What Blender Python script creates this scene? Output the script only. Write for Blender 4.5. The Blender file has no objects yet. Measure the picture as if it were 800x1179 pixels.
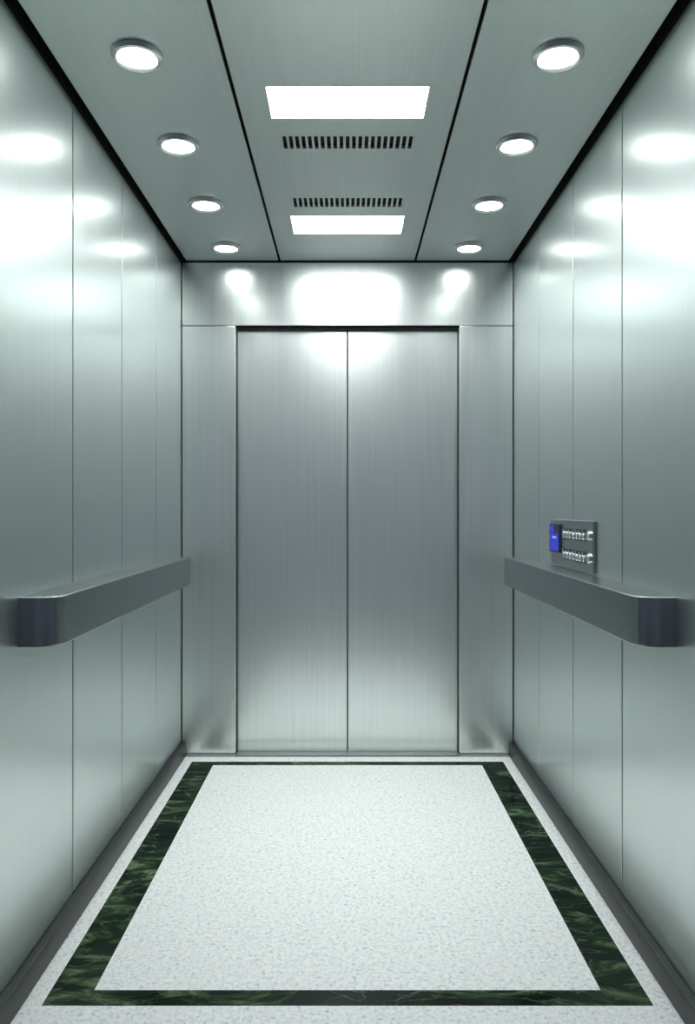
import bpy, bmesh, math
from mathutils import Vector

scene = bpy.context.scene
scene.view_settings.view_transform = 'Standard'

# ------------------------------------------------------------------ dimensions
CAMZ = 1.194
W = 0.806          # half width of the cabin
YB = 3.797         # door-side wall plane
YF = 1.70          # open end of the cabin
H = 2.401          # ceiling height
DOORW = 0.544
DOORH = 2.088

# ------------------------------------------------------------------ materials
def new_mat(name):
    m = bpy.data.materials.new(name)
    m.use_nodes = True
    nt = m.node_tree
    b = nt.nodes['Principled BSDF']
    return m, nt, b

def ramp(nt, stops):
    r = nt.nodes.new('ShaderNodeValToRGB')
    el = r.color_ramp.elements
    while len(el) < len(stops):
        el.new(0.5)
    for e, (p, c) in zip(el, stops):
        e.position = p
        e.color = (c[0], c[1], c[2], 1)
    return r

def brushed(name, color, rough, grain, rough2=None, mix=0.5, var=0.04, scale=160, aniso=0.0):
    """brushed metal: fine streaks along axis `grain`; a tight and a wide reflection lobe"""
    m, nt, b = new_mat(name)
    N, L = nt.nodes, nt.links
    tc = N.new('ShaderNodeTexCoord')
    mp = N.new('ShaderNodeMapping')
    s = [scale, scale, scale]; s[grain] = 1.6
    mp.inputs['Scale'].default_value = s
    L.new(tc.outputs['Object'], mp.inputs['Vector'])
    n = N.new('ShaderNodeTexNoise')
    n.inputs['Scale'].default_value = 1.0
    n.inputs['Detail'].default_value = 5
    n.inputs['Roughness'].default_value = 0.65
    L.new(mp.outputs['Vector'], n.inputs['Vector'])
    lo = [c * (1 - var) for c in color]; hi = [min(1, c * (1 + var)) for c in color]
    r = ramp(nt, [(0.3, lo), (0.7, hi)])
    L.new(n.outputs['Fac'], r.inputs['Fac'])
    def lobe(bs, rg):
        L.new(r.outputs['Color'], bs.inputs['Base Color'])
        mr = N.new('ShaderNodeMapRange')
        mr.inputs['From Min'].default_value = 0.3
        mr.inputs['From Max'].default_value = 0.7
        mr.inputs['To Min'].default_value = rg - 0.4*var
        mr.inputs['To Max'].default_value = rg + 0.6*var
        L.new(n.outputs['Fac'], mr.inputs['Value'])
        L.new(mr.outputs['Result'], bs.inputs['Roughness'])
        bs.inputs['Metallic'].default_value = 1.0
    lobe(b, rough)
    if rough2:
        b2 = N.new('ShaderNodeBsdfPrincipled')
        lobe(b2, rough2)
        if aniso:
            cx = N.new('ShaderNodeCombineXYZ')
            cx.inputs[grain].default_value = 1.0
            L.new(cx.outputs[0], b2.inputs['Tangent'])
            b2.inputs['Anisotropic'].default_value = aniso
        mx = N.new('ShaderNodeMixShader'); mx.inputs[0].default_value = mix
        L.new(b.outputs[0], mx.inputs[1]); L.new(b2.outputs[0], mx.inputs[2])
        L.new(mx.outputs[0], N['Material Output'].inputs['Surface'])
    return m

def plain(name, color, rough=0.5, metal=0.0):
    m, nt, b = new_mat(name)
    N, L = nt.nodes, nt.links
    n = N.new('ShaderNodeTexNoise')
    n.inputs['Scale'].default_value = 40
    r = ramp(nt, [(0.3, [c * 0.93 for c in color]), (0.7, [min(1, c * 1.07) for c in color])])
    L.new(n.outputs['Fac'], r.inputs['Fac'])
    L.new(r.outputs['Color'], b.inputs['Base Color'])
    b.inputs['Roughness'].default_value = rough
    b.inputs['Metallic'].default_value = metal
    return m

def emit(name, color, strength, base=0.8):
    m, nt, b = new_mat(name)
    b.inputs['Base Color'].default_value = (base, base, base, 1)
    b.inputs['Emission Color'].default_value = (*color, 1)
    b.inputs['Emission Strength'].default_value = strength
    return m

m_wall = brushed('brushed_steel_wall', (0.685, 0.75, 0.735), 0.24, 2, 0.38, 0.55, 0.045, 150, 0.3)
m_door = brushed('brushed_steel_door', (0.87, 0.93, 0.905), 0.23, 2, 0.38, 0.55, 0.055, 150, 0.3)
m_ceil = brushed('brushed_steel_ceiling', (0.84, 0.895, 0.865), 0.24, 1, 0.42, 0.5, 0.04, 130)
m_rail = brushed('brushed_dark_steel', (0.33, 0.355, 0.36), 0.14, 1, 0.32, 0.45, 0.03)
m_kick = plain('kick_plate_grey', (0.055, 0.062, 0.062), 0.4, 0.6)
m_black = plain('black_gap', (0.006, 0.007, 0.008), 0.7)
m_chrome = plain('chrome', (0.8, 0.83, 0.83), 0.28, 1.0)
m_plate = brushed('panel_steel', (0.42, 0.46, 0.47), 0.3, 1)
m_sill = brushed('sill_steel', (0.7, 0.74, 0.73), 0.4, 0)
m_panel_light = emit('light_diffuser', (0.96, 1.0, 0.985), 23)
m_lamp = emit('downlight_lens', (0.96, 1.0, 0.985), 20)
m_blue = emit('display_blue', (0.012, 0.035, 0.6), 0.8, 0.02)
m_navy = emit('display_navy', (0.005, 0.01, 0.08), 0.3, 0.02)
m_white = emit('display_white', (0.35, 0.45, 1.0), 0.8, 0.1)
m_btn = plain('button_steel', (0.85, 0.88, 0.88), 0.2, 1.0)
m_lobby = plain('lobby_plaster', (0.12, 0.135, 0.15), 0.8)

def speckle():
    m, nt, b = new_mat('speckled_white_vinyl')
    N, L = nt.nodes, nt.links
    tc = N.new('ShaderNodeTexCoord')
    n = N.new('ShaderNodeTexNoise'); n.inputs['Scale'].default_value = 90
    n.inputs['Detail'].default_value = 4; n.inputs['Roughness'].default_value = 0.75
    n.inputs['Distortion'].default_value = 0.6
    L.new(tc.outputs['Object'], n.inputs['Vector'])
    r = ramp(nt, [(0.34, (0.42, 0.50, 0.55)), (0.44, (0.71, 0.745, 0.76)), (0.54, (0.84, 0.85, 0.84)), (0.75, (0.93, 0.93, 0.915))])
    L.new(n.outputs['Fac'], r.inputs['Fac'])
    L.new(r.outputs['Color'], b.inputs['Base Color'])
    b.inputs['Roughness'].default_value = 0.5
    b.inputs['Specular IOR Level'].default_value = 0.3
    return m

def marble():
    m, nt, b = new_mat('green_marble')
    N, L = nt.nodes, nt.links
    tc = N.new('ShaderNodeTexCoord')
    mp = N.new('ShaderNodeMapping')
    mp.inputs['Rotation'].default_value = (0, 0, 0.35)
    mp.inputs['Scale'].default_value = (1.0, 2.6, 1)
    L.new(tc.outputs['Object'], mp.inputs['Vector'])
    n1 = N.new('ShaderNodeTexNoise'); n1.inputs['Scale'].default_value = 3.6
    n1.inputs['Detail'].default_value = 9; n1.inputs['Distortion'].default_value = 1.6
    n1.inputs['Roughness'].default_value = 0.68
    L.new(mp.outputs['Vector'], n1.inputs['Vector'])
    r1 = ramp(nt, [(0.42, (0.0008, 0.003, 0.0015)), (0.51, (0.003, 0.016, 0.006)), (0.57, (0.025, 0.052, 0.020)), (0.67, (0.13, 0.18, 0.10))])
    L.new(n1.outputs['Fac'], r1.inputs['Fac'])
    n2 = N.new('ShaderNodeTexNoise'); n2.inputs['Scale'].default_value = 4
    n2.inputs['Detail'].default_value = 7; n2.inputs['Distortion'].default_value = 1.2
    L.new(mp.outputs['Vector'], n2.inputs['Vector'])
    r2 = ramp(nt, [(0.49, (0, 0, 0)), (0.5, (0.4, 0.4, 0.4)), (0.51, (0, 0, 0))])
    L.new(n2.outputs['Fac'], r2.inputs['Fac'])
    mx = N.new('ShaderNodeMix'); mx.data_type = 'RGBA'
    L.new(r2.outputs['Color'], mx.inputs['Factor'])
    L.new(r1.outputs['Color'], mx.inputs[6])
    mx.inputs[7].default_value = (0.20, 0.25, 0.18, 1)
    L.new(mx.outputs[2], b.inputs['Base Color'])
    b.inputs['Roughness'].default_value = 0.18
    b.inputs['Specular IOR Level'].default_value = 0.10
    return m
m_floor = speckle(); m_marble = marble()

# ------------------------------------------------------------------ mesh helper
class MB:
    def __init__(self):
        self.bm = bmesh.new(); self.mats = []
    def mi(self, mat):
        if mat not in self.mats: self.mats.append(mat)
        return self.mats.index(mat)
    def box(self, x0, x1, y0, y1, z0, z1, mat):
        if x0 > x1: x0, x1 = x1, x0
        i = self.mi(mat); bm = self.bm
        v = [bm.verts.new(p) for p in [(x0,y0,z0),(x1,y0,z0),(x1,y1,z0),(x0,y1,z0),(x0,y0,z1),(x1,y0,z1),(x1,y1,z1),(x0,y1,z1)]]
        for f in [(0,3,2,1),(4,5,6,7),(0,1,5,4),(1,2,6,5),(2,3,7,6),(3,0,4,7)]:
            bm.faces.new([v[k] for k in f]).material_index = i
    def prism(self, pts, z0, z1, mat):
        i = self.mi(mat); bm = self.bm
        a = [bm.verts.new((x, y, z0)) for x, y in pts]
        b = [bm.verts.new((x, y, z1)) for x, y in pts]
        n = len(pts)
        bm.faces.new(list(reversed(a))).material_index = i
        bm.faces.new(b).material_index = i
        for k in range(n):
            f = bm.faces.new([a[k], a[(k+1)%n], b[(k+1)%n], b[k]])
            f.material_index = i
    def lathe(self, center, axis, prof, mats, seg=48):
        c = Vector(center); a = Vector(axis).normalized()
        u = a.orthogonal().normalized(); w = a.cross(u)
        bm = self.bm; rings = []
        for r, h in prof:
            if r < 1e-6:
                rings.append([bm.verts.new(c + a*h)])
            else:
                rings.append([bm.verts.new(c + a*h + (u*math.cos(2*math.pi*k/seg) + w*math.sin(2*math.pi*k/seg))*r) for k in range(seg)])
        for j in range(len(prof)-1):
            A, B = rings[j], rings[j+1]; i = self.mi(mats[j])
            for k in range(seg):
                k2 = (k+1) % seg
                if len(A) == 1 and len(B) == 1: continue
                if len(A) == 1: vs = [A[0], B[k2], B[k]]
                elif len(B) == 1: vs = [A[k], A[k2], B[0]]
                else: vs = [A[k], A[k2], B[k2], B[k]]
                f = bm.faces.new(vs); f.material_index = i
    def build(self, name, bevel=0, parent=None):
        bmesh.ops.recalc_face_normals(self.bm, faces=self.bm.faces)
        me = bpy.data.meshes.new(name); self.bm.to_mesh(me); self.bm.free()
        for m in self.mats: me.materials.append(m)
        o = bpy.data.objects.new(name, me); scene.collection.objects.link(o)
        if bevel:
            md = o.modifiers.new('bevel', 'BEVEL'); md.width = bevel; md.segments = 2
            md.limit_method = 'ANGLE'; md.angle_limit = math.radians(50)
        if parent: o.parent = parent
        return o

def empty(name):
    o = bpy.data.objects.new(name, None); scene.collection.objects.link(o); return o

# ------------------------------------------------------------------ floor
mb = MB()
OX, IX = 0.737, 0.629
ys = [YF, 1.882, 1.943, 3.655, 3.706, 3.90]
xs = [-0.86, -OX, -IX, IX, OX, 0.86]
bm = mb.bm
fi, ma = mb.mi(m_floor), mb.mi(m_marble)
grid = [[bm.verts.new((x, y, 0)) for x in xs] for y in ys]
low = [[bm.verts.new((x, y, -0.06)) for x in (xs[0], xs[-1])] for y in (ys[0], ys[-1])]
for j in range(5):
    for i in range(5):
        f = bm.faces.new([grid[j][i], grid[j][i+1], grid[j+1][i+1], grid[j+1][i]])
        inside_o = 1 <= i <= 3 and 1 <= j <= 3
        inside_i = i == 2 and j == 2
        f.material_index = ma if (inside_o and not inside_i) else fi
bm.faces.new([low[0][0], low[0][1], low[1][1], low[1][0]]).material_index = fi
bm.faces.new([low[0][0], low[0][1]] + list(reversed(grid[0]))).material_index = fi
bm.faces.new([low[1][0], low[1][1]] + list(reversed(grid[5]))).material_index = fi
bm.faces.new([low[0][0], low[1][0]] + [grid[j][0] for j in range(5, -1, -1)]).material_index = fi
bm.faces.new([low[0][1], low[1][1]] + [grid[j][5] for j in range(5, -1, -1)]).material_index = fi
mb.build('floor')

# door sill
mb = MB()
mb.box(-DOORW, DOORW, YB - 0.012, YB + 0.05, 0.0005, 0.004, m_sill)
mb.box(-W + 0.025, W - 0.025, YB - 0.016, YB - 0.012, 0.0005, 0.003, m_kick)
mb.build('trim_1')

# ------------------------------------------------------------------ side walls
seams = [YF, 1.796, 2.296, 2.793, 3.297, YB + 0.003]
for s, nm in ((-1, 'left'), (1, 'right')):
    mb = MB()
    mb.box(s*0.814, s*0.86, YF, YB + 0.1, 0, H + 0.05, m_black)
    g = 0.0036
    for a, b in zip(seams[:-1], seams[1:]):
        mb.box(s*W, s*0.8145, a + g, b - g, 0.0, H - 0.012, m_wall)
    mb.build('wall_' + nm, bevel=0.0015)
    mb = MB()
    mb.box(s*(W - 0.024), s*(W - 0.0005), YF, YB - 0.001, 0.0005, 0.068, m_kick)
    mb.build('baseboard_' + nm, bevel=0.003)

# ------------------------------------------------------------------ door-side wall
mb = MB()
g = 0.0015
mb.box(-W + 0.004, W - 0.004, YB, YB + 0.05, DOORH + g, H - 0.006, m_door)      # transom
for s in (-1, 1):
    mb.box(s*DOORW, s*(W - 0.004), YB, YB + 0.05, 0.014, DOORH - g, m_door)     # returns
    mb.box(s*(DOORW + 0.002), s*(W - 0.004), YB + 0.004, YB + 0.05, 0.0, 0.014, m_plate)
mb.box(-W, W, YB + 0.09, YB + 0.10, 0, H + 0.05, m_black)
for s in (-1, 1):
    mb.box(s*(DOORW+0.01), s*W, YB + 0.05, YB + 0.09, 0, DOORH, m_black)
mb.box(-W, W, YB + 0.05, YB + 0.09, DOORH, H + 0.05, m_black)
mb.build('wall_back', bevel=0.0015)
# dark strips standing in for the shadow and gap lines of the door reveal
mb = MB()
for s in (-1, 1):
    mb.box(s*(DOORW - 0.005), s*(DOORW - 0.0002), YB + 0.030, YB + 0.050, 0.005, DOORH - 0.002, m_kick)
mb.box(-DOORW + 0.005, DOORW - 0.005, YB + 0.020, YB + 0.050, DOORH - 0.012, DOORH - 0.001, m_black)  # black strip painting in the shadow line under the header
mb.build('reveal_shade_strips')

for i, s in enumerate((-1, 1)):
    mb = MB()
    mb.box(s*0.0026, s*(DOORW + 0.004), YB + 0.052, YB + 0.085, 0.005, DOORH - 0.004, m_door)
    mb.build('door_%d' % (i + 1), bevel=0.002)

# ------------------------------------------------------------------ ceiling
mb = MB()
ZC0, ZC1 = H, H + 0.012
mb.box(-0.86, 0.86, YF, YB + 0.10, H + 0.06, H + 0.09, m_black)
CE = W - 0.026
YE = YB - 0.010
for s in (-1, 1):
    mb.box(s*0.3345, s*CE, YF, YE, ZC0, ZC1, m_ceil)
CX = 0.3235
def grid_plate(mb, x0, x1, y0, y1, holes, z0, z1, mat):
    X = sorted({x0, x1, *[h[0] for h in holes], *[h[1] for h in holes]})
    Y = sorted({y0, y1, *[h[2] for h in holes], *[h[3] for h in holes]})
    nx, ny = len(X)-1, len(Y)-1
    def solid(i, j):
        if i < 0 or j < 0 or i >= nx or j >= ny: return False
        cx, cy = (X[i]+X[i+1])/2, (Y[j]+Y[j+1])/2
        return not any(h[0] < cx < h[1] and h[2] < cy < h[3] for h in holes)
    bm = mb.bm; mi = mb.mi(mat); vc = {}
    def V(i, j, k):
        if (i, j, k) not in vc: vc[(i, j, k)] = bm.verts.new((X[i], Y[j], z1 if k else z0))
        return vc[(i, j, k)]
    for i in range(nx):
        for j in range(ny):
            if not solid(i, j): continue
            fs = [[V(i,j,0),V(i,j+1,0),V(i+1,j+1,0),V(i+1,j,0)], [V(i,j,1),V(i+1,j,1),V(i+1,j+1,1),V(i,j+1,1)]]
            if not solid(i-1, j): fs.append([V(i,j,0),V(i,j,1),V(i,j+1,1),V(i,j+1,0)])
            if not solid(i+1, j): fs.append([V(i+1,j,0),V(i+1,j+1,0),V(i+1,j+1,1),V(i+1,j,1)])
            if not solid(i, j-1): fs.append([V(i,j,0),V(i+1,j,0),V(i+1,j,1),V(i,j,1)])
            if not solid(i, j+1): fs.append([V(i,j+1,0),V(i,j+1,1),V(i+1,j+1,1),V(i+1,j+1,0)])
            for f in fs: bm.faces.new(f).material_index = mi
PANELS = [(2.231, 2.409), (3.214, 3.416)]
VENTS = [(2.526, 2.611), (3.026, 3.113)]
PW = 0.233; VW = 0.2115
NS = 21
holes = [(-PW, PW, a, b) for a, b in PANELS]
pitch = 2*VW/(NS - 0.45)
for a, b in VENTS:
    holes.append((-VW - 0.006, VW + 0.006, a - 0.006, b + 0.006))
grid_plate(mb, -CX, CX, YF, YE, holes, ZC0, ZC1, m_ceil)
mb.build('ceiling')

for k, (a, b) in enumerate(VENTS):
    mb = MB()
    sl = [(-VW + q*pitch, -VW + q*pitch + pitch*0.6, a, b) for q in range(NS)]
    grid_plate(mb, -VW - 0.0055, VW + 0.0055, a - 0.0055, b + 0.0055, sl, ZC0, ZC0 + 0.004, m_ceil)
    mb.box(-VW - 0.005, VW + 0.005, a - 0.005, b + 0.005, ZC0 + 0.014, ZC0 + 0.02, m_black)
    mb.build('ventilation_grille')
for a, b in PANELS:
    mb = MB()
    mb.box(-PW + 0.002, PW - 0.002, a + 0.002, b - 0.002, ZC0 + 0.0005, ZC0 + 0.011, m_panel_light)
    mb.box(-PW + 0.003, PW - 0.003, a + 0.003, b - 0.003, ZC0 + 0.013, ZC0 + 0.04, m_plate)
    mb.build('ceiling_light_panel')

for s in (-1, 1):
    for y in (2.073, 2.577, 3.081, 3.585):
        mb = MB()
        prof = [(0, -0.009), (0.051, -0.009), (0.053, -0.013), (0.058, -0.015), (0.064, -0.013), (0.067, -0.008), (0.067, -0.0005), (0, -0.0005)]
        mts = [m_lamp, m_chrome, m_chrome, m_chrome, m_chrome, m_chrome, m_chrome]
        mb.lathe((s*0.5577, y, ZC0), (0, 0, 1), prof, mts, 56)
        lamp = mb.build('recessed_downlight')
        ld = bpy.data.lights.new('downlight_beam', 'SPOT')
        ld.energy = 18; ld.color = (0.98, 1.0, 0.97)
        ld.spot_size = math.radians(84); ld.spot_blend = 0.9
        ld.shadow_soft_size = 0.05
        lo = bpy.data.objects.new('downlight_beam', ld); scene.collection.objects.link(lo)
        lo.location = (s*0.5577, y, ZC0 - 0.022)
        lo.parent = lamp

# ------------------------------------------------------------------ handrails
def arc(cx, cy, r, a0, a1, n=14):
    return [(cx + r*math.cos(math.radians(a0 + (a1-a0)*t/n)), cy + r*math.sin(math.radians(a0 + (a1-a0)*t/n))) for t in range(n+1)]
for s in (-1, 1):
    y0, y1 = 1.915, 3.55
    xo, xi = 0.810, 0.710
    r = 0.06
    pts = [(xo, y0), (xo, y1)] + arc(xi + 0.012, y1 - 0.012, 0.012, 90, 180, 5) + arc(xi + r, y0 + r, r, 180, 270, 18)
    pts = [(s*x, y) for x, y in pts]
    if s < 0: pts = pts[::-1]
    mb = MB()
    mb.prism(pts, CAMZ - 0.338, CAMZ - 0.214, m_rail)
    o = mb.build('handrail')
    for p in o.data.polygons: p.use_smooth = True
    o.data.set_sharp_from_angle(angle=math.radians(30))
    md = o.modifiers.new('bevel', 'BEVEL'); md.width = 0.004; md.segments = 3
    md.limit_method = 'ANGLE'; md.angle_limit = math.radians(60)

# ------------------------------------------------------------------ control panel
root = empty('elevator_control_panel')
root.location = (W, 2.8, CAMZ - 0.12)
def addpart(mb, name, bevel=0):
    o = mb.build(name, bevel=bevel)
    o.parent = root
    o.matrix_parent_inverse = root.matrix_basis.inverted()
    return o
mb = MB(); mb.box(W - 0.010, W - 0.0005, 2.536, 3.06, CAMZ - 0.208, CAMZ - 0.037, m_plate)
addpart(mb, 'face_plate', 0.002)
mb = MB()
mb.box(W - 0.018, W - 0.010, 2.915, 3.050, CAMZ - 0.160, CAMZ - 0.055, m_navy)
mb.box(W - 0.0185, W - 0.018, 2.922, 3.043, CAMZ - 0.154, CAMZ - 0.090, m_blue)
mb.box(W - 0.0185, W - 0.018, 2.985, 3.043, CAMZ - 0.086, CAMZ - 0.060, m_blue)
mb.box(W - 0.019, W - 0.0185, 2.950, 3.005, CAMZ - 0.108, CAMZ - 0.100, m_white)
addpart(mb, 'floor_display')
mb = MB()
for zc in (-0.086, -0.160):
    mb.box(W - 0.0112, W - 0.010, 2.60, 2.885, CAMZ + zc - 0.020, CAMZ + zc + 0.020, m_kick)
addpart(mb, 'button_strips')
mb = MB()
for zc in (-0.086, -0.160):
    for k in range(7):
        y = 2.865 - k*0.040
        mb.lathe((W - 0.011, y, CAMZ + zc - 0.004), (-1, 0, 0), [(0.0125, 0), (0.0125, 0.005), (0.010, 0.007), (0, 0.0075)], [m_btn]*3, 24)
        mb.box(W - 0.0125, W - 0.011, y + 0.012, y + 0.022, CAMZ + zc + 0.004, CAMZ + zc + 0.018, m_btn)
    mb.lathe((W - 0.010, 2.570, CAMZ + zc), (-1, 0, 0), [(0.016, 0), (0.016, 0.006), (0.012, 0.009), (0, 0.0095)], [m_btn]*3, 28)
addpart(mb, 'buttons')

# ------------------------------------------------------------------ landing outside the open end
mb = MB()
mb.box(-3.0, -0.861, YF - 0.10, YF, 0, 3.2, m_lobby)
mb.box(0.861, 3.0, YF - 0.10, YF, 0, 3.2, m_lobby)
mb.box(-0.861, 0.861, YF - 0.10, YF - 0.001, H + 0.05, 3.2, m_lobby)
mb.build('wall_landing')
mb = MB()
mb.box(-3.0, 3.0, -2.5, YF - 0.002, -0.06, -0.001, m_lobby)
mb.build('floor_landing')

# ------------------------------------------------------------------ world
w = bpy.data.worlds.new('world'); scene.world = w; w.use_nodes = True
bg = w.node_tree.nodes['Background']
bg.inputs['Color'].default_value = (0.70, 0.80, 1.0, 1)
bg.inputs['Strength'].default_value = 0.17

# ------------------------------------------------------------------ camera
cam = bpy.data.cameras.new('camera'); co = bpy.data.objects.new('camera', cam)
scene.collection.objects.link(co)
co.location = (0, 0, CAMZ); co.rotation_euler = (math.radians(90), 0, 0)
cam.sensor_fit = 'VERTICAL'; cam.sensor_height = 36.0
cam.lens = 900/1179*36
cam.shift_y = -2.5/1179
cam.clip_start = 0.01
scene.camera = co
